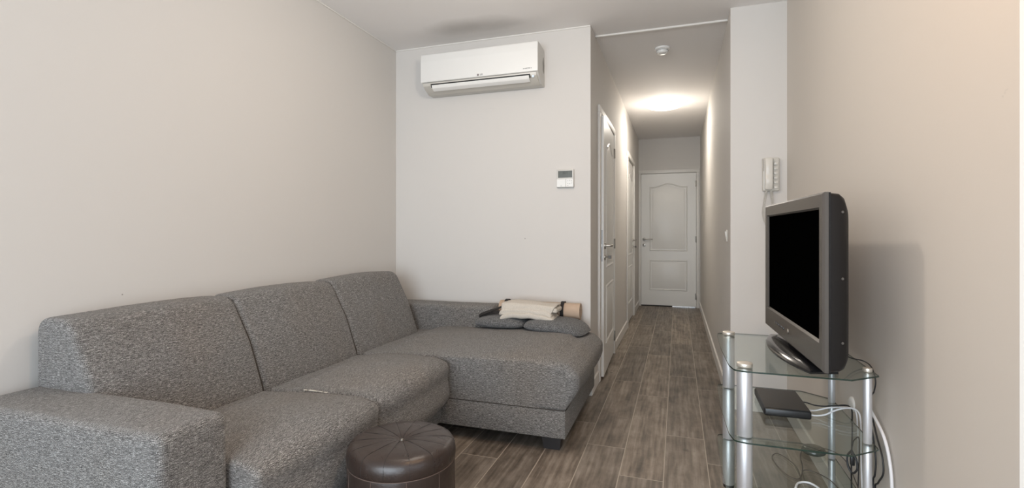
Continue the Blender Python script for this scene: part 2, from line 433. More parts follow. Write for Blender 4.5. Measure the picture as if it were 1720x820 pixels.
# window frames behind the camera
b = B()
for x in (-1.9, -.475, .94): box(b, x, x+.06, YR-.07, YR-.02, .0, 2.3)
box(b, -1.9, 1.0, YR-.07, YR-.02, 0, .07); box(b, -1.9, 1.0, YR-.07, YR-.02, 2.23, 2.3)
struct('window_1', b, M['trim'])
b = B()
for y in (-1.9, -1.03, -.16): box(b, XK+.02, XK+.07, y, y+.06, .75, 2.15)
box(b, XK+.02, XK+.07, -1.9, -.1, .75, .81); box(b, XK+.02, XK+.07, -1.9, -.1, 2.09, 2.15)
struct('window_2', b, M['trim'])

# baseboards with a small rounded top
def baseboard(name, segs, h=.09, t=.014, label='white baseboard'):
    b = B()
    for x0, x1, y0, y1 in segs: box(b, x0, x1, y0, y1, 0, h, .003, 1)
    struct(name, b, M['trim'], label)
t = .014
baseboard('baseboard_left', [(XL, XL+t, YR, YB)])
baseboard('baseboard_back', [(XL+t, HL+t, YB-t, YB)])
baseboard('baseboard_hall_left', [(HL, HL+t, YB, DA[0]-.06), (HL, HL+t, DA[1]+.05, DB[0]-.06), (HL, HL+t, DB[1]+.05, YE)])
baseboard('baseboard_hall_right', [(HR-t, HR, YP-t, YE)])
baseboard('baseboard_pier', [(HR, XR-t, YP-t, YP)])
baseboard('baseboard_right', [(XR-t, XR, YK, YP)])
# ceiling strip at the hallway mouth
b = B(); box(b, HL, HR, 3.61, 3.635, H-.012, H, .003, 1); struct('trim_1', b, M['trim'], 'thin white strip across the ceiling at the hallway mouth')

b = B(); box(b, XL, HL, YB-.007, YB, H-.009, H, .002, 1); struct('trim_3', b, M['trim'], 'thin white sealant line between ceiling and air conditioner wall')
b = B(); box(b, XL, XL+.007, YR, YB-.007, H-.009, H, .002, 1); struct('trim_4', b, M['trim'], 'thin white sealant line between ceiling and left wall')
# ------------------------------------------------------------------ doors
def door_leaf_geo(bm, W, Hh, T, both=True):
    """local: x along width 0..W, y thickness 0(front, facing -y)..T, z up"""
    box(bm, 0, W, 0, T, .018, Hh, .002, 1)
def panel_ridges(bm, W, yf, sgn):
    m = .125
    def arch(ins):
        x0, x1 = m+ins, W-m-ins; z0, zs, za = .84+ins, 1.815-ins, 1.872-ins; pts = [(x0, z0), (x1, z0), (x1, zs)]
        n = 18; cx = (x0+x1)/2; w_ = x1-x0
        for i in range(n+1):
            u = i/n; x = x1-u*w_
            s = max(0, min(1, (u-.10)/.40)) if u <= .5 else max(0, min(1, (.90-u)/.40))
            pts.append((x, zs+(za-zs)*(s*s*(3-2*s))))
        pts.append((x0, zs)); return pts
    def rect(ins): return [(m+ins, .245+ins), (W-m-ins, .245+ins), (W-m-ins, .705-ins), (m+ins, .705-ins)]
    for fn in (arch, rect):
        O, I1, I2, I3 = fn(0), fn(.009), fn(.020), fn(.034)
        R = []
        for pts, h in ((O, 0), (I1, .007), (I2, -.001), (I3, .0)):
            R.append([bm.verts.new((p[0], yf+sgn*(h+.0004), p[1])) for p in pts])
        n = len(O)
        for A_, C_ in zip(R[:2], R[1:3]):
            for i in range(n):
                j = (i+1) % n; bm.faces.new((A_[i], A_[j], C_[j], C_[i]))
        # raised centre field
        F = [bm.verts.new((p[0], yf+sgn*.0045, p[1])) for p in fn(.046)]
        for i in range(n):
            j = (i+1) % n; bm.faces.new((R[3][i], R[3][j], F[j], F[i]))
        bm.faces.new(F)
def xf(b, M_): bmesh.ops.transform(b, matrix=M_, verts=b.verts); return b
def make_door(name, W, origin, ang, label, handle_x, hinge_x, T=.04, key=True, frame=None, sweep=None):
    """leaf local frame: x=width, -y=front; origin = local (0,0,0) in the world; ang about z"""
    root = thing(name, label, 'door', origin, 0, None, 'structure')
    R = Matrix.Rotation(ang, 4, 'Z')
    b = B(); door_leaf_geo(b, W, 2.015, T); leaf = obj('door_leaf', xf(b, R), M['door'], root, local=True, smooth=30)
    LOC[leaf.name] = LOC[root.name]
    b = B(); panel_ridges(b, W, 0, -1); obj('door_panels', xf(b, R), M['door'], leaf, local=True, smooth=25)
    d = 1 if handle_x < W/2 else -1
    hz = 1.02
    b = B(); cyl(b, (handle_x, 0, hz), (handle_x, -.009, hz), .026, .024, 28, .001)
    tube(b, smooth_path([(handle_x, -.006, hz), (handle_x, -.035, hz), (handle_x+d*.006, -.050, hz), (handle_x+d*.03, -.055, hz+.001), (handle_x+d*.08, -.053, hz+.004), (handle_x+d*.128, -.046, hz+.001)], 6), .0092, 12)
    obj('door_handle', xf(b, R), M['chrome'], leaf, local=True, smooth=40)
    b = B(); cyl(b, (handle_x, 0, hz-.088), (handle_x, -.008, hz-.088), .025, .023, 28, .001)
    obj('lock_rose', xf(b, R), M['chrome'], leaf, local=True, smooth=40)
    if key:
        b = B(); cyl(b, (handle_x, -.008, hz-.088), (handle_x, -.03, hz-.088), .003, None, 8); box(b, handle_x-.002, handle_x+.002, -.052, -.028, hz-.1, hz-.076, .0015, 1)
        obj('door_key', xf(b, R), mat('key_steel', (.12, .11, .10), .5), leaf, local=True, smooth=40)
    for z in (.17, 1.02, 1.85):
        b = B(); cyl(b, (hinge_x, -.006, z-.045), (hinge_x, -.006, z+.045), .0075, None, 14, .001)
        box(b, hinge_x-.018, hinge_x+.004, -.003, .0, z-.045, z+.045)
        obj('hinge', xf(b, R), M['hinge'], leaf, local=True, smooth=40)
    return root, leaf, R
# door A: slightly ajar, hinged on its far side, opens into the hall. local x runs along +Y from the lock edge
hinge = Vector((HL-.002, 4.655, 0)); W_A = .835; aj = math.radians(1.7)
# width axis from lock edge to hinge
dirA = Vector((-math.sin(aj), math.cos(aj), 0)); oA = hinge-dirA*W_A
rootA, leafA, RA = make_door('door_1', W_A, oA+Vector((.012, 0, 0)), PI/2+aj, 'white arched-panel door standing slightly ajar nearest in the hallway', .055, W_A-.001)
b = B(); box(b, -.0022, .0002, .008, .030, .90, 1.14, .0006, 1); lp = obj('lock_plate', xf(b, RA), mat('dull_steel', (.42, .42, .42), .5, .6), leafA, local=True)
b = B(); box(b, -.010, 0, .012, .026, 1.01, 1.035, .001, 1); obj('latch', xf(b, RA), M['chrome'], leafA, local=True)
def casing_side(root, x, y0, y1, zt, off=.018, w_=.055):
    """architrave round an opening in a wall facing +x"""
    b = B()
    for a, c in ((y0-w_+.012, y0+.012), (y1-.012, y1+w_-.012)): box(b, x, x+off, a, c, 0, zt-.012, .003, 2)
    box(b, x, x+off, y0-w_+.012, y1+w_-.012, zt-.012, zt+w_-.012, .004, 2)
    box(b, x-.099, x-.0005, y0, y0+.018, 0, zt-.018); box(b, x-.099, x-.0005, y1-.018, y1, 0, zt-.018); box(b, x-.099, x-.0005, y0, y1, zt-.018, zt)
    return obj('door_frame', b, M['trim'], root, smooth=30)
casing_side(rootA, HL, DA[0], DA[1], 2.04)
rootB, leafB, RB = make_door('door_2', .85, (HL-.004, 6.035, 0), PI/2, 'white closed panel door further along the hallway left wall', .795, .001)
casing_side(rootB, HL, DB[0], DB[1], 2.04)
rootE, leafE, RE = make_door('door_3', .795, (-.530, YE+.0, 0), 0, 'white closed arched-panel door at the end of the hallway', .045, .794)
b = B()
for a, c in ((-.566, -.533), (.268, .306)): box(b, a, c, YE-.014, YE, 0, 2.02, .003, 2)
box(b, -.566, .306, YE-.014, YE, 2.02, 2.075, .004, 2)
box(b, -.545, -.533, YE+.0005, YE+.099, 0, 2.02); box(b, .268, .285, YE+.0005, YE+.099, 0, 2.02); box(b, -.545, .285, YE+.0005, YE+.099, 2.02, 2.045)
for a, c, d, e in ((-.533, -.515, 0, 1.995), (.25, .268, 0, 1.995), (-.533, .268, 1.995, 2.02)): box(b, a, c, YE+.042, YE+.06, d, e)
obj('door_frame', b, M['trim'], rootE, smooth=30)
b = B(); box(b, -.53, -.075, YE+.012, YE+.03, .0006, .019); obj('draught_strip', b, M['dark'], rootE)
# daylit landing beyond the end door
b = B(); box(b, -1.4, 1.2, YE+.12, YE+1.25, 0, .003); struct('trim_2', b, mat('pale_doorstep', (.8, .8, .8), .7))

# ------------------------------------------------------------------ hallway ceiling lamp and smoke detector
lx, ly = -.135, 5.72
root = thing('ceiling_lamp', 'glowing square glass flush lamp on the hallway ceiling', 'ceiling lamp', (lx, ly, H))
b = B(); cyl(b, (lx, ly, H-.02), (lx, ly, H), .09); obj('lamp_base', b, M['chrome'], root)
gm = mat('lit_opal_glass', (.95, .93, .88), .4, **{'Emission Color': (1, .96, .90, 1), 'Emission Strength': 3.0})
b = B(); n = 16; a = .165; G = []
for i in range(n+1):
    r_ = []
    for j in range(n+1):
        u, v = i/n*2-1, j/n*2-1; px = u*a*(1-.05*v*v); py = v*a*(1-.05*u*u)
        z = H-.072+.052*((u*u+v*v)/2)**1.1
        r_.append(b.verts.new((lx+(px-py)*.7071, ly+(px+py)*.7071, z)))
    G.append(r_)
for i in range(n):
    for j in range(n): b.faces.new((G[i][j], G[i+1][j], G[i+1][j+1], G[i][j+1]))
o = obj('lamp_shade', b, gm, root); md = o.modifiers.new('s', 'SOLIDIFY'); md.thickness = .005
pl = bpy.data.lights.new('hall_bulb', 'POINT'); pl.energy = 8; pl.color = (1, .93, .83); pl.shadow_soft_size = .09
po = bpy.data.objects.new('hall_bulb', pl); COL.objects.link(po); po.location = (lx, ly, H-.18)
hl = area('hall_lamp_glow', (lx, ly, H-.085), (0, 0, PI/4), .22, .22, 9, (1, .93, .83))


sx, sy = -.112, 4.02
root = thing('smoke_detector', 'round white smoke detector on the hallway ceiling', 'smoke detector', (sx, sy, H))
b = B(); lathe(b, [(0, H), (.056, H), (.056, H-.012), (.050, H-.016), (.048, H-.016)], (sx, sy, 0)); lathe(b, [(.048, -.016+H), (0, -.016+H)], (sx, sy, 0)); obj('mounting_plate', b, M['plastic_w'], root)
b = B(); lathe(b, [(.044, H-.014), (.044, H-.03), (.036, H-.042), (.02, H-.046), (0, H-.047)], (sx, sy, 0)); dc = obj('cover', b, M['plastic_w'], root)
b = B(); lathe(b, [(.0445, H-.020), (.0452, H-.0215), (.0445, H-.023)], (sx, sy, 0)); obj('vent_slot', b, M['dark'], dc)

# warm ceiling spot fitting above the camera position
root = thing('ceiling_spot', 'warm ceiling spotlight above the living room', 'ceiling lamp', (.22, .85, H))
b = B(); lathe(b, [(0, H), (.07, H), (.07, H-.05), (.055, H-.055), (.05, H-.03), (0, H-.03)], (.22, .85, 0)); obj('lamp_housing', b, M['plastic_w'], root)
al = area('spot_bulb', (.22, .85, H-.062), (0, 0, 0), .14, .14, 13, (1, .60, .30))
PX, PY, PZ = -.70, 1.90, 2.16
root = thing('pendant_lamp', 'round opal glass pendant lamp over the living room', 'pendant lamp', (PX, PY, PZ))
b = B(); tube(b, [(PX, PY, PZ+.12), (PX, PY, H-.03)], .004, 8); obj('cord', b, M['cable_w'], root)
b = B(); lathe(b, [(0, H), (.05, H), (.045, H-.03), (0, H-.032)], (PX, PY, 0)); obj('canopy', b, M['plastic_w'], root)
b = B(); lathe(b, [(.03, PZ+.13), (.035, PZ+.12), (.035, PZ+.09)], (PX, PY, 0)); obj('lamp_holder', b, M['chrome'], root)
pl = bpy.data.lights.new('living_bulb', 'POINT'); pl.energy = 22; pl.color = (1, .88, .76); pl.shadow_soft_size = .075
po = bpy.data.objects.new('living_bulb', pl); COL.objects.link(po); po.location = (PX, PY, PZ)

# ------------------------------------------------------------------ corner sofa
SF = thing('corner_sofa', 'long grey tweed corner sofa with chaise end along the left wall', 'sofa', (-1.6, 2.15, 0))
fab = M['fabric']
# base
b = B(); box(b, -2.06, -1.225, 1.05, 3.36, .085, .235, .012, 3); obj('base', b, fab, SF)
b = B(); box(b, -2.0, -.535, 2.451, 3.375, .08, .2235, .004, 2); obj('chaise_base', b, fab, SF)
b = B(); tube(b, [(-1.23, 2.4515, .2225), (-.55, 2.4515, .2225), (-.536, 2.455, .2225), (-.5345, 2.47, .2225), (-.5345, 3.36, .2225)], .0028, 6); obj('base_seam', b, M['thread'], SF)
# seats
def seat_prof(nose=-1.15):
    P = [(-1.96, .20), (-1.96, .415), (-1.72, .425), (-1.40, .448), (-1.235, .448), (nose+.012, .425), (nose+.0, .35), (nose+.022, .24), (-1.22, .195)]
    return roundpoly(P, [.05, .05, .2, .2, .09, .05, .12, .06, .04], 6)
bwf = lambda p: 1.0 if p[1] > .21 and p[0] > -1.6 else .12
for i, (y0, y1) in enumerate(((1.125, 1.748), (1.752, 2.446))):
    bm = pad(seat_prof(-1.168 if i else -1.15), y0, y1, (.026 if i else .018), (0.058 if i else .026), .032, .025, seed=i*5, bw=bwf)
    obj('seat_cushion', bm, fab, SF, smooth=60)
# chaise
def chaise_prof():
    P = [(-1.96, .222), (-1.96, .42), (-1.70, .43), (-1.25, .452), (-.70, .466), (-.530, .458), (-.468, .405), (-.472, .33), (-.535, .224)]
    return roundpoly(P, [.012, .05, .3, .4, .3, .06, .05, .10, .012], 6)
bwc = lambda p: (1.0 if p[0] < -.6 else .35) if p[1] > .25 and p[0] > -1.6 else 0.0
bm = pad(chaise_prof(), 2.4505, 3.37, .034, .10, .034, .03, seed=11, bw=bwc, iw=lambda p: min(1, max(.1, (p[1]-.224)/.07))*min(1, max(.36, .36+(p[0]+.78)/.35))); obj('chaise_cushion', bm, fab, SF, smooth=60)
# backs
def back_prof(dz=0):
    P = [(-2.06, .20), (-2.06, .835+dz), (-1.905, .835+dz), (-1.80, .64), (-1.725, .44), (-1.70, .25)]
    return roundpoly(P, [.05, .055, .075, .35, .2, .05], 7)
for i, (y0, y1, r0, r1, dz) in enumerate(((1.085, 1.735, .020, .026, -.004), (1.735, 2.412, .026, .026, 0), (2.412, 3.12, .026, .048, .008))):
    bm = pad(back_prof(dz), y0, y1, r0, r1, .010, .03, seed=20+i); obj('back_cushion', bm, fab, SF, smooth=60)
for y in (1.735, 2.412):
    pr = [p for p in back_prof(-.018)]
    pts = [(p[0]-.014, y, p[1]) for p in pr if p[1] > .38 and p[0] > -2.055]
    b = B(); tube(b, pts, .0045, 8); obj('piping', b, M['thread'], SF)
# seam line between the two seats
# arms
def arm(y0, y1, x1=-1.24, z1=.602):
    P = [(-2.06, .085), (-2.06, z1), (x1, z1), (x1, .085)]
    return pad(roundpoly(P, [.012, .035, .036, .012], 6), y0, y1, .024, .026, .004, .035, seed=40+y0, iw=lambda p: min(1, max(.1, (p[1]-.085)/.07)))
obj('armrest', arm(.905, 1.118), fab, SF, smooth=60)
obj('armrest', arm(3.17, 3.375, -1.195, .612), fab, SF, smooth=60)
# feet: tapered blocks
def foot(x, y):
    b = B(); v = []
    for z, s in ((0, .040), (.085, .052)): v.append([b.verts.new((x+a*s*1.05, y+c*s*.8, z)) for a, c in ((-1, -1), (1, -1), (1, 1), (-1, 1))])
    for i in range(4): b.faces.new((v[0][i], v[0][(i+1) % 4], v[1][(i+1) % 4], v[1][i]))
    b.faces.new(v[0]); b.faces.new(v[1]); obj('leg', b, M['leg'], SF, smooth=0)
for x, y in ((-.618, 2.535), (-.618, 3.28), (-1.30, 1.0), (-1.98, 1.0), (-1.98, 3.28)): foot(x, y)
# worn-through spot where the stuffing shows
b = B(); random.seed(3)
for i in range(34):
    x = -1.46+random.gauss(0, .026); y = 1.739+random.uniform(-.007, .006)
    v = bmesh.ops.create_icosphere(b, subdivisions=1, radius=1)['verts']
    s = (random.uniform(.004, .012), random.uniform(.002, .005), random.uniform(.0015, .003))
    for q in v: q.co = Vector((x+q.co.x*s[0], y+q.co.y*s[1], .4475-(y-1.739)*.5+q.co.z*s[2]))
TORN = obj('torn_spot', b, M['stuffing'], SF); TORN['label'] = 'worn hole with white stuffing showing'

# ------------------------------------------------------------------ leather pouf
ox, oy, oh, orad = -.893, 1.492, .42, .181
PF = thing('leather_pouf', 'round dark brown leather pouf in front of the sofa', 'pouf', (ox, oy, 0))
b = B(); lathe(b, [(0, .012), (.14, .012), (.166, .02), (.174, .05), (.179, .14), (.1805, .25), (.180, .345), (.1785, .353)], (ox, oy, 0), 96); obj('body', b, M['leather'], PF, smooth=60)
b = B(); seg = 112; prof = [(.1785, .353), (.1805, .357), (.182, .366), (.1825, .380), (.1795, .397), (.171, .411), (.155, .4185), (.12, .421), (.08, .4215), (.045, .4205), (.022, .417), (.010, .412), (0, .410)]
rings = []
for r, z in prof:
    if r < 1e-6: rings.append([b.verts.new((ox, oy, z))]); continue
    ring = []
    for k in range(seg):
        a = 2*PI*k/seg+.12; q = abs(math.sin(a*14/2)); dip = (1-q)**4
        f = 1-.004*dip*(z < .4); ring.append(b.verts.new((ox+r*f*math.cos(a), oy+r*f*math.sin(a), z-.0010*dip*(r < .17)+.0015*noise.noise(Vector((r*30*math.cos(a), r*30*math.sin(a), 2.3))))))
    rings.append(ring)
for A_, C_ in zip(rings, rings[1:]):
    for k in range(seg):
        k2 = (k+1) % seg
        if len(C_) == 1: b.faces.new((A_[k], A_[k2], C_[0]))
        else: b.faces.new((A_[k], A_[k2], C_[k2], C_[k]))
top = obj('seat_top', b, M['leather'], PF, smooth=70)
b = B()
for i in range(14):
    a = 2*PI*i/14+.0+(-.12 if False else 0)
    # dips of |sin(7a)| are at multiples of pi/7
    pts = []
    for r, z in [(.012, .4115), (.03, .4178), (.06, .4198), (.10, .4202), (.14, .4187), (.160, .4155), (.172, .4085), (.179, .394), (.1818, .376), (.181, .360)]:
        pts.append((ox+r*math.cos(a), oy+r*math.sin(a), z+.0008))
    tube(b, smooth_path(pts, 3), .0006, 5)
obj('stitching', b, M['dark'], top)
b = B()
for i in range(10):
    a = 2*PI*i/10+.3; pts = [(ox+r*math.cos(a), oy+r*math.sin(a), z) for r, z in [(.179, .35), (.1805, .30), (.181, .25), (.1795, .14), (.1745, .05)]]
    tube(b, pts, .0013, 5)
tube(b, [(ox+.1793*math.cos(2*PI*k/64), oy+.1793*math.sin(2*PI*k/64), .3535) for k in range(64)], .0018, 6, True)
obj('side_stitching', b, mat('pale_brown_thread', (.11, .075, .06), .6), PF)
b = B(); lathe(b, [(.0, .4172), (.004, .4168), (.0062, .4145), (.007, .411)], (ox, oy, 0), 24); obj('button', b, M['hinge'], top)

# ------------------------------------------------------------------ things on the chaise
def pillow(name, label, cx, cy, cz, ax, ay, tk, rz, m, tilt=0, grp=None, seed=0, droop=0):
    b = B(); n = 26; 
    def P(u, v, s):
        pu = (1-abs(u)**3.2); pv = (1-abs(v)**3.2); h = tk*(max(0, pu)*max(0, pv))**.5
        x = ax*u*(1-.13*v**4); y = ay*v*(1-.16*u**4)
        wv = .004*noise.noise(Vector((x*14+seed, y*14, s)))*max(0, pu)*max(0, pv)
        return Vector((x, y, s*h*(1 if s > 0 else .62)+wv-droop*max(0, u-.1)**2))
    Gs = []
    for s in (1, -1):
        Gs.append([[b.verts.new(P(i/n*2-1, j/n*2-1, s)) for j in range(n+1)] for i in range(n+1)])
    for s, G_ in enumerate(Gs):
        for i in range(n):
            for j in range(n): b.faces.new((G_[i][j], G_[i+1][j], G_[i+1][j+1], G_[i][j+1]))
    bmesh.ops.remove_doubles(b, verts=b.verts, dist=.0004)
    R_ = Matrix.Translation((cx, cy, cz)) @ Matrix.Rotation(rz, 4, 'Z') @ Matrix.Rotation(tilt, 4, 'Y')
    xf(b, R_)
    o = obj(name, b, m, None, smooth=75, center=(cx, cy, cz-tk*.6)); tag(o, label, 'cushion', grp); return o
pillow('scatter_cushion', 'flat charcoal cushion under the towel, nearer the sofa armrest', -1.125, 3.200, .514, .182, .145, .050, .0, M['pillow'], grp='charcoal cushions on the chaise', seed=2)
pillow('scatter_cushion', 'flat charcoal cushion at the outer corner of the chaise', -.745, 3.170, .513, .205, .16, .052, math.radians(-6), M['pillow'], grp='charcoal cushions on the chaise', seed=9, droop=.035)
# foam mat roll
RL = thing('foam_mat_roll', 'beige rolled foam mat held by dark straps behind the towel', 'mat', (-.91, 3.335, .55))
x0, x1, cy, cz, rr = -1.195, -.622, 3.343, .588, .060
def rollM(): return None
pts = []
turns = 3.4; n = 130
for i in range(n+1):
    a = i/n*turns*2*PI; r = rr-.0135*(a/(2*PI)); pts.append((cy+r*math.cos(-a+5.0), cz+r*math.sin(-a+5.0)))
b = B(); th = .0112; inner = []
for i, p in enumerate(pts):
    a = i/n*turns*2*PI; r = rr-.0135*(a/(2*PI))-th; inner.append((cy+r*math.cos(-a+5.0), cz+r*math.sin(-a+5.0)))
V = [[b.verts.new((x, q[0], q[1])) for q in L_] for x in (x0, x1) for L_ in (pts, inner)]
A0, I0, A1, I1 = V
for i in range(n):
    b.faces.new((A0[i], A0[i+1], A1[i+1], A1[i])); b.faces.new((I0[i], I0[i+1], I1[i+1], I1[i]))
    b.faces.new((A0[i], A0[i+1], I0[i+1], I0[i])); b.faces.new((A1[i], A1[i+1], I1[i+1], I1[i]))
b.faces.new((A0[0], I0[0], I1[0], A1[0])); b.faces.new((A0[n], I0[n], I1[n], A1[n]))
obj('mat', b, M['foam'], RL, smooth=30)
for xs in (-1.145, -.742):
    b = B(); tube(b, [(xs, cy+(rr+.001)*math.cos(a), cz+(rr+.001)*math.sin(a)) for a in [2*PI*k/40 for k in range(40)]], 0, closed=True, flat=(.012, .0012, (0, 0, 1))) if False else None
    lathe(b, [(rr-.002, -.012), (rr+.0022, -.012), (rr+.0022, .012), (rr-.002, .012), (rr-.002, -.012)], (xs, cy, cz), 48, 'X'); obj('strap', b, M['strap'], RL)
b = B(); tube(b, smooth_path([(-1.148, 3.280, .612), (-1.165, 3.20, .603), (-1.205, 3.135, .590), (-1.262, 3.118, .566), (-1.268, 3.128, .553), (-1.21, 3.145, .572), (-1.15, 3.165, .584), (-1.10, 3.20, .590)], 6), 0, flat=(.0085, .0016, (0, -.75, .66)))
obj('carry_strap', b, M['strap'], RL)
# towel: folded layers
TW = thing('folded_towel', 'cream folded towel lying across the two charcoal cushions', 'towel', (-.93, 3.19, .55))
def towel_layer(x0, x1, y0, y1, z0, z1, seed, name):
    r = (z1-z0)/2*.98; P = roundpoly([(y0, z0), (y0, z1), (y1, z1), (y1, z0)], r, 6)
    def fn(v):
        t_ = (v.x-x0)/(x1-x0); 
        dz = .010*math.sin(t_*3.1)*(1 if v.z > (z0+z1)/2 else .5)-.012*(abs(t_-.5)*2)**4
        nz = 1.5*noise.noise(Vector((v.x*13+seed, v.y*16, seed)))
        ny = noise.noise(Vector((v.x*11, seed*3, v.z*20)))
        return Vector((v.x+.006*noise.noise(Vector((v.y*22, v.z*22, seed))), v.y+.010*ny, v.z+dz+.007*nz))
    bm = pad(P, x0, x1, r*.9, r*.9, 0, .012, axis='X', fn=fn, wob=0)
    return obj(name, bm, M['towel'], TW, smooth=70)
towel_layer(-1.115, -.750, 3.085, 3.255, .552, .584, 1, 'towel_fold')
towel_layer(-1.125, -.765, 3.095, 3.262, .578, .614, 5, 'towel_fold')
towel_layer(-1.105, -.735, 3.110, 3.268, .608, .640, 9, 'towel_fold')
# top flap hanging forward over the front
b = B(); n, m_ = 40, 18; G = []
for i in range(n+1):
    row = []
    for j in range(m_+1):
        u, v = i/n, j/m_; x = -1.108+.366*u; s = v*.235
        low = .070+.022*u
        L1 = .145
        if s < L1: y, z = 3.262-s, .650+.006*math.sin(u*5)
        else: 
            d_ = (s-L1)/(.235-L1); y = 3.262-L1-.014*math.sin(d_*PI/2)-.002; z = .650-.006*d_-low*d_; x -= .055*d_*u-.012*d_*math.sin(u*9)*.4
        z += .006*noise.noise(Vector((x*12, s*18, 4))); y += .006*noise.noise(Vector((x*15, s*15, 8)))
        row.append(b.verts.new((x, y, z)))
    G.append(row)
for i in range(n):
    for j in range(m_): b.faces.new((G[i][j], G[i+1][j], G[i+1][j+1], G[i][j+1]))
o = obj('towel_flap', b, M['towel'], TW, smooth=70); md = o.modifiers.new('s', 'SOLIDIFY'); md.thickness = .007; md.offset = 0

# ------------------------------------------------------------------ air conditioner
ax0, ax1 = -1.776, -.894
AC = thing('air_conditioner', 'white wall-mounted air conditioner high on the back wall', 'air conditioner', (-1.335, YB, 2.28))
prof = roundpoly([(YB, 2.150), (YB, 2.405), (3.262, 2.418), (3.236, 2.40), (3.240, 2.215), (3.262, 2.192), (3.335, 2.150)], [.005, .02, .03, .02, .01, .02, .03], 5)
b = B(); prism(b, prof, 'X', ax0+.006, ax1-.001, bev=0); obj('housing', b, M['plastic_g'], AC, smooth=30)
# front panel
pf = roundpoly([(3.262, 2.425), (3.233, 2.415), (3.227, 2.36), (3.229, 2.214), (3.245, 2.210), (3.248, 2.40)], [.006, .012, .1, .006, .004, .004], 4)
b = B(); prism(b, pf, 'X', ax0, ax1, bev=.0015); fp = obj('front_panel', b, M['plastic_w'], AC, smooth=30)
# lower fascia (slopes back)
b = B(); prism(b, [(3.236, 2.208), (3.244, 2.188), (3.275, 2.166), (3.345, 2.146), (3.36, 2.16), (3.30, 2.2)], 'X', ax0+.012, ax1-.012, bev=.002); obj('lower_fascia', b, M['plastic_w2'], AC, smooth=30)
# louver and slot
b = B(); prism(b, [(3.2368, 2.1985), (3.2465, 2.176), (3.2535, 2.176), (3.2535, 2.1985)], 'X', ax0+.075, ax1-.055); obj('air_slot', b, M['dark'], AC)
b = B(); prism(b, roundpoly([(3.2365, 2.190), (3.2475, 2.168), (3.276, 2.153), (3.282, 2.158), (3.254, 2.174), (3.244, 2.192)], .003, 2), 'X', ax0+.083, ax1-.064); obj('louver', b, M['plastic_w'], AC, smooth=30)
# side grille dark patch
b = B(); prism(b, roundpoly([(3.385, 2.36), (3.365, 2.31), (3.372, 2.255), (3.395, 2.235), (3.405, 2.30)], .006, 3), 'X', ax1-.004, ax1+.0006); obj('side_knockout', b, mat('worn_grey', (.28, .27, .25), .8), AC)
b = B(); lathe(b, [(0, 0), (.009, 0), (.009, .004), (0, .005)], (ax1-.036, 3.243, 2.183), 20, 'Y'); 
xf(b, Matrix.Scale(1, 4))
obj('status_light', b, mat('pale_blue_lens', (.75, .85, .95), .2), AC)
Rm = Matrix.Rotation(PI/2, 4, 'X')
text('LG', .016, M['ink'], AC, Matrix.Translation((-1.300, 3.2275, 2.226)) @ Rm, 'lettering')
b = B(); lathe(b, [(0, -.0012), (.0078, -.0012), (.0078, .001)], (-1.3265, 3.2285, 2.226), 20, 'Y'); obj('round_logo', b, mat('logo_grey', (.25, .22, .22), .5), AC)
text('INVERTER V', .0115, M['ink'], AC, Matrix.Translation((-.965, 3.2275, 2.234)) @ Rm, 'lettering')
b = B(); box(b, ax0+.01, ax1-.012, 3.2455, 3.2465, 2.2085, 2.211); obj('panel_gap', b, M['dark'], AC)

# ------------------------------------------------------------------ thermostat
TS = thing('thermostat', 'small white wall thermostat with grey display', 'thermostat', (-.742, YB, 1.50))
b = B(); box(b, -.802, -.682, YB-.022, YB, 1.436, 1.562, .003, 2); obj('case', b, M['plastic_g'], TS, smooth=30)
b = B(); box(b, -.792, -.692, YB-.0235, YB-.021, 1.503, 1.551, .0006, 1); d = obj('display', b, M['lcd'], TS)
text('20.1', .022, M['dark'], d, Matrix.Translation((-.742, YB-.0238, 1.535)) @ Rm, 'digits', .0002)
b = B(); box(b, -.8005, -.7375, YB-.0255, YB-.021, 1.4375, 1.493, .0015, 1); k_ = obj('flap', b, M['plastic_w'], TS)
text('LG', .008, M['ink'], k_, Matrix.Translation((-.769, YB-.0257, 1.446)) @ Rm, 'lettering', .0002)
b = B(); box(b, -.7345, -.6835, YB-.0255, YB-.021, 1.4375, 1.493, .0015, 1); k_ = obj('button_pad', b, M['plastic_w'], TS)
b = B()
for x, z in ((-.722, 1.480), (-.709, 1.482), (-.696, 1.480), (-.722, 1.462), (-.709, 1.460), (-.695, 1.464), (-.722, 1.447)): cyl(b, (x, YB-.0262, z), (x, YB-.0252, z), .0028, None, 12)
obj('button', b, mat('button_grey', (.38, .38, .38), .5), k_)

# ------------------------------------------------------------------ intercom
IC = thing('intercom_phone', 'white wall intercom handset on the narrow wall above the television', 'intercom', (.545, YP, 1.48))
b = B(); box(b, .500, .594, YP-.030, YP, 1.377, 1.583, .008, 3); obj('case', b, M['plastic_w2'], IC, smooth=40)
b = B(); hp = smooth_path([(.531, YP-.040, 1.388), (.531, YP-.050, 1.41), (.531, YP-.056, 1.44), (.531, YP-.052, 1.48), (.531, YP-.056, 1.52), (.531, YP-.052, 1.558), (.531, YP-.040, 1.574)], 4)
tube(b, hp, 0, flat=(.021, .013, (0, -1, 0))); bmesh.ops.recalc_face_normals(b, faces=b.faces); bmesh.ops.bevel(b, geom=[e for e in b.edges if e.calc_face_angle(0) > .8], offset=.007, segments=3, affect='EDGES', profile=.5)
obj('handset', b, M['handset'], IC, smooth=50)
for i in range(6):
    z = 1.40+.029*i; b = B(); box(b, .562, .584, YP-.037, YP-.028, z-.009, z+.009, .003, 2); obj('push_button', b, M['handset'], IC, smooth=40)
b = B(); box(b, .5605, .5615, YP-.0306, YP-.0292, 1.385, 1.576); box(b, .5045, .5065, YP-.0306, YP-.0292, 1.50, 1.575); obj('case_groove', b, mat('groove_brown', (.16, .14, .12), .7), IC)
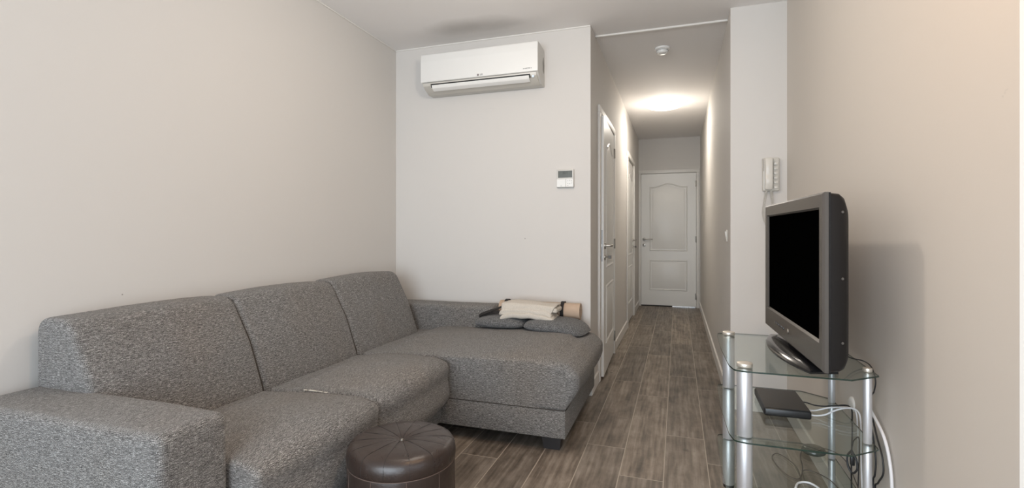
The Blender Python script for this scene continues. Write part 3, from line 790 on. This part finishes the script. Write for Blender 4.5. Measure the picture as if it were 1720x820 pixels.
def coil(path, R_, turns, r, bm):
    P = smooth_path(path, 10); n = turns*10; out = []
    for i in range(n+1):
        f = i/n*(len(P)-1); j = min(int(f), len(P)-2); p = P[j].lerp(P[j+1], f-j); T = (P[j+1]-P[j]).normalized(); N = T.orthogonal().normalized(); Bn = T.cross(N); a = i/10*2*PI
        out.append(p+(N*math.cos(a)+Bn*math.sin(a))*R_)
    tube(bm, out, r, 5); return bm
b = coil([(.520, YP-.035, 1.378), (.512, YP-.03, 1.32), (.503, YP-.03, 1.24), (.520, YP-.03, 1.175), (.548, YP-.03, 1.19), (.556, YP-.03, 1.26), (.552, YP-.03, 1.33), (.550, YP-.02, 1.378)], .0065, 60, .0018, B()); obj('coiled_cord', b, M['plastic_w2'], IC)

# light switch in the hall, and a round cable outlet low on the right wall
root = thing('light_switch', 'small white light switch on the hallway right wall', 'switch', (HR, 3.64, 1.10))
b = B(); box(b, HR-.010, HR, 3.615, 3.675, 1.06, 1.14, .003, 2); obj('plate', b, M['plastic_w2'], root, smooth=40)
b = B(); prism(b, [(HR-.009, 1.070), (HR-.017, 1.128), (HR-.009, 1.130)], 'Y', 3.622, 3.668, bev=.0015); obj('rocker', b, M['plastic_w'], root, smooth=40)
b = B(); lathe(b, [(0, -.010), (.021, -.010), (.027, -.006), (.028, 0)], (XR, 2.23, .46), 32, 'X'); o = obj('wall_outlet', b, M['plastic_w'], None, center=(XR, 2.23, .46), smooth=40); tag(o, 'round white outlet cover on right wall behind the glass stand', 'outlet')

# ------------------------------------------------------------------ glass TV stand
ZS = (.670, .438, .214); TG = .005
ST = thing('television_stand', 'three-tier glass television stand with silver columns', 'stand', (.39, 2.10, 0))
# outline: long front edge (-x), short sides, chamfered rear corners
outl = [(.172, 2.415), (.166, 2.36), (.160, 2.10), (.166, 1.84), (.178, 1.782), (.215, 1.772), (.507, 1.772), (.602, 1.848), (.602, 2.348), (.507, 2.428), (.215, 2.428)]
for z in ZS:
    b = B(); ol = roundpoly(outl, [.02, .1, .3, .1, .02, .02, .005, .005, .005, .005, .02], 4)
    n = len(ol); A_ = [b.verts.new((p[0], p[1], z-TG)) for p in ol]; C_ = [b.verts.new((p[0], p[1], z)) for p in ol]
    b.faces.new(A_[::-1]); b.faces.new(C_)
    for i in range(n): f = b.faces.new((A_[i], A_[(i+1) % n], C_[(i+1) % n], C_[i])); f.material_index = 1
    obj('glass_shelf', b, [M['glass'], M['glass_edge']], ST, smooth=30)
cols = [(.214, 1.834, .0245), (.214, 2.386, .0245), (.583, 1.889, .0128), (.587, 2.298, .0128)]
for cx, cy_, r in cols:
    b = B(); zz = 0
    segs = [(0.012, ZS[2]-TG), (ZS[2], ZS[1]-TG), (ZS[1], ZS[0]-TG)]
    for z0_, z1_ in segs: cyl(b, (cx, cy_, z0_+.0005), (cx, cy_, z1_-.0005), r, None, 40, .0015)
    cb = obj('column', b, M['alu'], ST, smooth=40)
    b = B(); cyl(b, (cx, cy_, ZS[0]), (cx, cy_, ZS[0]+.013), r+.0005, None, 40, .002); obj('column_cap', b, M['champ'], cb, smooth=40)
    b = B(); cyl(b, (cx, cy_, 0), (cx, cy_, .012), r*.9, None, 32); obj('column_foot', b, M['black'], cb, smooth=40)

# ------------------------------------------------------------------ television (local: faces -x, width along y)
TV = thing('television', 'black flat television with grey bezel on the glass stand', 'television', (.405, 2.10, ZS[0]), math.radians(2.0))
LOC[TV.name] = Vector((0, 0, 0))
Wd, z0, z1 = .825, .034, .571; hw = Wd/2; fx = -.012
# bezel: ring with the opening, slightly sloped
iy, iz0, iz1 = hw-.038, z0+.088, z1-.050
b = B()
def ring(x, y, za, zb_): return [b.verts.new(p) for p in ((x, -y, za), (x, y, za), (x, y, zb_), (x, -y, zb_))]
R = [ring(.004, hw, z0, z1), ring(fx+.006, hw, z0, z1), ring(fx, hw-.006, z0+.006, z1-.006), ring(fx, iy+.006, iz0-.006, iz1+.006), ring(fx+.008, iy, iz0, iz1), ring(fx+.020, iy, iz0, iz1)]
for A_, C_ in zip(R, R[1:]):
    for i in range(4): b.faces.new((A_[i], A_[(i+1) % 4], C_[(i+1) % 4], C_[i]))
bz = obj('bezel', b, M['bezel'], TV, local=True, smooth=20)
b = B(); box(b, fx+.010, fx+.02, -iy-.002, iy+.002, iz0-.002, iz1+.002); obj('screen', b, M['screen'], TV, local=True)
# lower lip, a slight forward wedge with controls
b = B(); lathe(b, [(0, -.002), (.009, -.002), (.011, .002)], (fx, 0, z0+.045), 24, 'X'); obj('power_button', b, M['chrome'], bz, local=True, smooth=40)
for i in range(5):
    b = B(); y = .20-.032*i; box(b, fx-.003, fx+.003, y-.010, y+.010, z0+.040, z0+.048, .002, 2); obj('control_button', b, M['black_gloss'], bz, local=True, smooth=40)
# back shell: rounded bulge
b = B(); n = 5
prev = None
secs = [(.010, hw-.002, z0+.003, z1-.003, .010), (.034, hw-.004, z0+.003, z1-.005, .016), (.050, hw-.009, z0+.006, z1-.014, .034), (.062, hw-.022, z0+.018, z1-.036, .045), (.072, hw-.06, z0+.05, z1-.08, .05)]
Rg = []
for x, y, a, c, r in secs:
    pl_ = roundpoly([(-y, a), (y, a), (y, c), (-y, c)], r, 6); Rg.append([b.verts.new((x, p[0], p[1])) for p in pl_])
for A_, C_ in zip(Rg, Rg[1:]):
    for i in range(len(A_)): b.faces.new((A_[i], A_[(i+1) % len(A_)], C_[(i+1) % len(A_)], C_[i]))
b.faces.new(Rg[0]); b.faces.new(Rg[-1])
bs = obj('back_shell', b, mat('dark_shell', (.010, .009, .009), .42, spec=.3), TV, local=True, smooth=50)
for z in (z0+.09, z0+.28, z1-.06):
    b = B(); lathe(b, [(0, -.0015), (.006, -.0015), (.0075, 0), (.0075, .002)], (0, 0, 0), 20, 'Y'); xf(b, Matrix.Scale(.55, 4)); xf(b, Matrix.Translation((.042, -hw+.0062, z)))
    obj('screw_cap', b, M['bezel'], bs, local=True, smooth=40)
# seam between bezel and shell
b = B(); box(b, .004, .010, -hw+.001, hw-.001, z0+.001, z1-.001); obj('shell_seam', b, M['black_gloss'], TV, local=True)
# neck and pedestal
b = B(); box(b, .015, .065, -.12, .12, .015, z0+.06, .008, 2); obj('neck', b, M['black'], TV, local=True, smooth=40)
def ped(yh, xf_, xb, z, r):
    P = []
    for k in range(25):
        u = k/24*2-1; P.append((xf_+(.052)*(abs(u)**2.2), u*yh))
    P += [(xb, yh*.93), (xb+.015, yh*.5), (xb+.015, -yh*.5), (xb, -yh*.93)]
    return P
b = B(); P0, P1, P2 = ped(.30, -.068, .07, 0, 0), ped(.296, -.064, .067, 0, 0), ped(.255, -.040, .055, 0, 0)
V = [[b.verts.new((p[0], p[1], z)) for p in P_] for P_, z in ((P0, .0005), (P0, .007), (P1, .011), (P2, .020))]
for A_, C_ in zip(V, V[1:]):
    for i in range(len(A_)): b.faces.new((A_[i], A_[(i+1) % len(A_)], C_[(i+1) % len(A_)], C_[i]))
b.faces.new(V[0]); b.faces.new(V[-1]); obj('pedestal', b, M['black_gloss'], TV, local=True, smooth=40)

# ------------------------------------------------------------------ set-top box and the small things around the stand
SB = thing('set_top_box', 'flat black set-top box on the middle glass shelf', 'media box', (.383, 2.17, ZS[1]))
b = B(); box(b, .305, .461, 2.047, 2.297, ZS[1]+.003, ZS[1]+.0335, .007, 3); cs = obj('case', b, M['black'], SB, smooth=40)
b = B(); box(b, .309, .457, 2.051, 2.293, ZS[1]+.0325, ZS[1]+.0345, .0008, 1); obj('lid', b, M['boxtop'], SB)
for x in (.325, .442):
    for y in (2.07, 2.275):
        b = B(); cyl(b, (x, y, ZS[1]), (x, y, ZS[1]+.004), .008, None, 16); obj('rubber_foot', b, M['dark'], SB)
z = ZS[1]
def cable(name, pts, r, m, label, cat='cable', plug=None, n=8):
    b = B(); tube(b, smooth_path(pts, n), r, 8)
    o = obj(name, b, m, None, smooth=60, center=pts[0]); tag(o, label, cat, {'network_cable': 'white cables of the set-top box', 'hanging_black_cable': 'black cables hanging beside the stand', 'thin_lead': 'thin leads on the lowest shelf'}.get(name)); return o
cable('power_cable', [(.461, 2.20, z+.020), (.475, 2.20, z+.020), (.50, 2.19, z+.016), (.53, 2.18, z+.018), (.56, 2.17, z+.026), (.612, 2.165, z+.03), (.624, 2.18, .40), (.624, 2.19, .20), (.62, 2.15, .02)], .0026, M['cable_b'], 'black cable plugged into the side of the set-top box')
cable('network_cable', [(.461, 2.075, z+.014), (.48, 2.075, z+.013), (.51, 2.08, z+.018), (.545, 2.09, z+.034), (.585, 2.10, z+.044), (.616, 2.10, z+.038), (.626, 2.095, z+.0), (.626, 2.09, .30), (.622, 2.05, .02)], .0030, M['cable_w'], 'white cable running from the set-top box across the middle shelf')
cable('network_cable', [(.461, 2.13, z+.014), (.49, 2.13, z+.014), (.53, 2.13, z+.028), (.58, 2.135, z+.034), (.618, 2.13, z+.03), (.627, 2.13, .40), (.627, 2.12, .25), (.618, 2.10, .02)], .0028, M['cable_w'], 'second white cable leaving the middle of the set-top box side')
cable('aerial_cable', [(.470, 1.90, .735), (.50, 1.90, .725), (.56, 1.96, .695), (.600, 1.985, .683), (.619, 1.972, .668), (.626, 1.955, .63), (.626, 1.965, .59), (.625, 2.0, .53), (.625, 2.0, .3), (.62, 1.97, .02)], .0022, M['cable_b'], 'black cable curving over the rear edge of the top shelf behind the television')
cable('thick_white_cable', [(.622, 2.03, .53), (.624, 1.965, .507), (.627, 1.885, .465), (.629, 1.845, .40), (.629, 1.828, .32), (.629, 1.83, .2), (.62, 1.86, .02)], .0050, M['cable_w'], 'thick white cable hanging down the wall beside the stand')
cable('hanging_black_cable', [(.623, 1.975, .50), (.624, 1.935, .445), (.625, 1.895, .40), (.625, 1.885, .35), (.624, 1.925, .30), (.624, 1.955, .25), (.61, 1.90, .02)], .0028, M['cable_b'], 'black cable hanging inside the thick white one')
cable('hanging_black_cable', [(.618, 1.985, .49), (.619, 1.950, .43), (.619, 1.930, .37), (.618, 1.935, .32), (.618, 1.95, .29), (.619, 1.93, .2), (.60, 1.92, .02)], .0028, M['cable_b'], 'thinner black cable twisted beside the rear column')
# inline plug loop hanging below the middle shelf
LP = thing('cable_plug', 'small black plug with looped cable below the middle shelf', 'plug', (.575, 2.0, .36))
b = B(); tube(b, smooth_path([(.565, 1.98, .375), (.555, 1.99, .35), (.557, 1.985, .315), (.567, 1.975, .300), (.577, 1.965, .32), (.575, 1.97, .35), (.565, 1.98, .375)], 6), .0034, 8); obj('loop', b, M['cable_b'], LP)
b = B(); box(b, .560, .573, 1.972, 1.986, .325, .358, .003, 2); obj('plug_body', b, M['black'], LP, smooth=40)
b = B(); tube(b, smooth_path([(.565, 1.98, .374), (.572, 1.99, .40), (.585, 2.01, .405), (.61, 2.06, .39), (.622, 2.10, .3), (.62, 2.12, .02)], 6), .002, 8); obj('lead', b, M['cable_b'], LP)
# round puck on the lowest shelf with thin leads
zb = ZS[2]
PK = thing('infrared_puck', 'small dark round puck with thin leads on the lowest glass shelf', 'puck', (.535, 2.33, zb))
b = B(); lathe(b, [(0, 0), (.036, 0), (.044, .006), (.045, .014), (.040, .022), (.030, .026), (0, .028)], (.530, 2.33, zb), 40); obj('body', b, mat('smoky_green_grey', (.07, .075, .06), .25), PK, smooth=50)
b = B(); tube(b, smooth_path([(.53, 2.30, zb+.02), (.55, 2.26, zb+.05), (.58, 2.20, zb+.06), (.605, 2.17, zb+.04), (.61, 2.10, zb+.01), (.60, 2.02, zb+.004)], 6), .0018, 6); obj('lead', b, M['cable_g'], PK)
cable('thin_lead', [(.49, 2.33, zb+.012), (.47, 2.27, zb+.004), (.455, 2.16, zb+.003), (.42, 2.06, zb+.003), (.38, 2.10, zb+.003), (.36, 2.22, zb+.003), (.39, 2.27, zb+.003), (.43, 2.18, zb+.005), (.43, 2.07, zb+.003), (.40, 1.99, zb+.003)], .0018, M['cable_g'], 'thin grey-brown lead curled on the left of the lowest shelf')
cable('thin_lead', [(.44, 2.05, zb+.003), (.45, 2.13, zb+.006), (.49, 2.14, zb+.003), (.53, 2.08, zb+.003), (.54, 1.98, zb+.003), (.52, 1.93, zb+.003)], .0018, M['cable_g'], 'thin grey-brown lead curled on the right of the lowest shelf')
cable('thin_white_lead', [(.395, 1.98, zb+.004), (.41, 2.02, zb+.004), (.435, 2.04, zb+.004), (.46, 2.03, zb+.004), (.475, 1.99, zb+.004), (.46, 1.94, zb+.004), (.42, 1.93, zb+.004)], .0038, M['cable_w'], 'short loop of white cable on the lowest glass shelf')
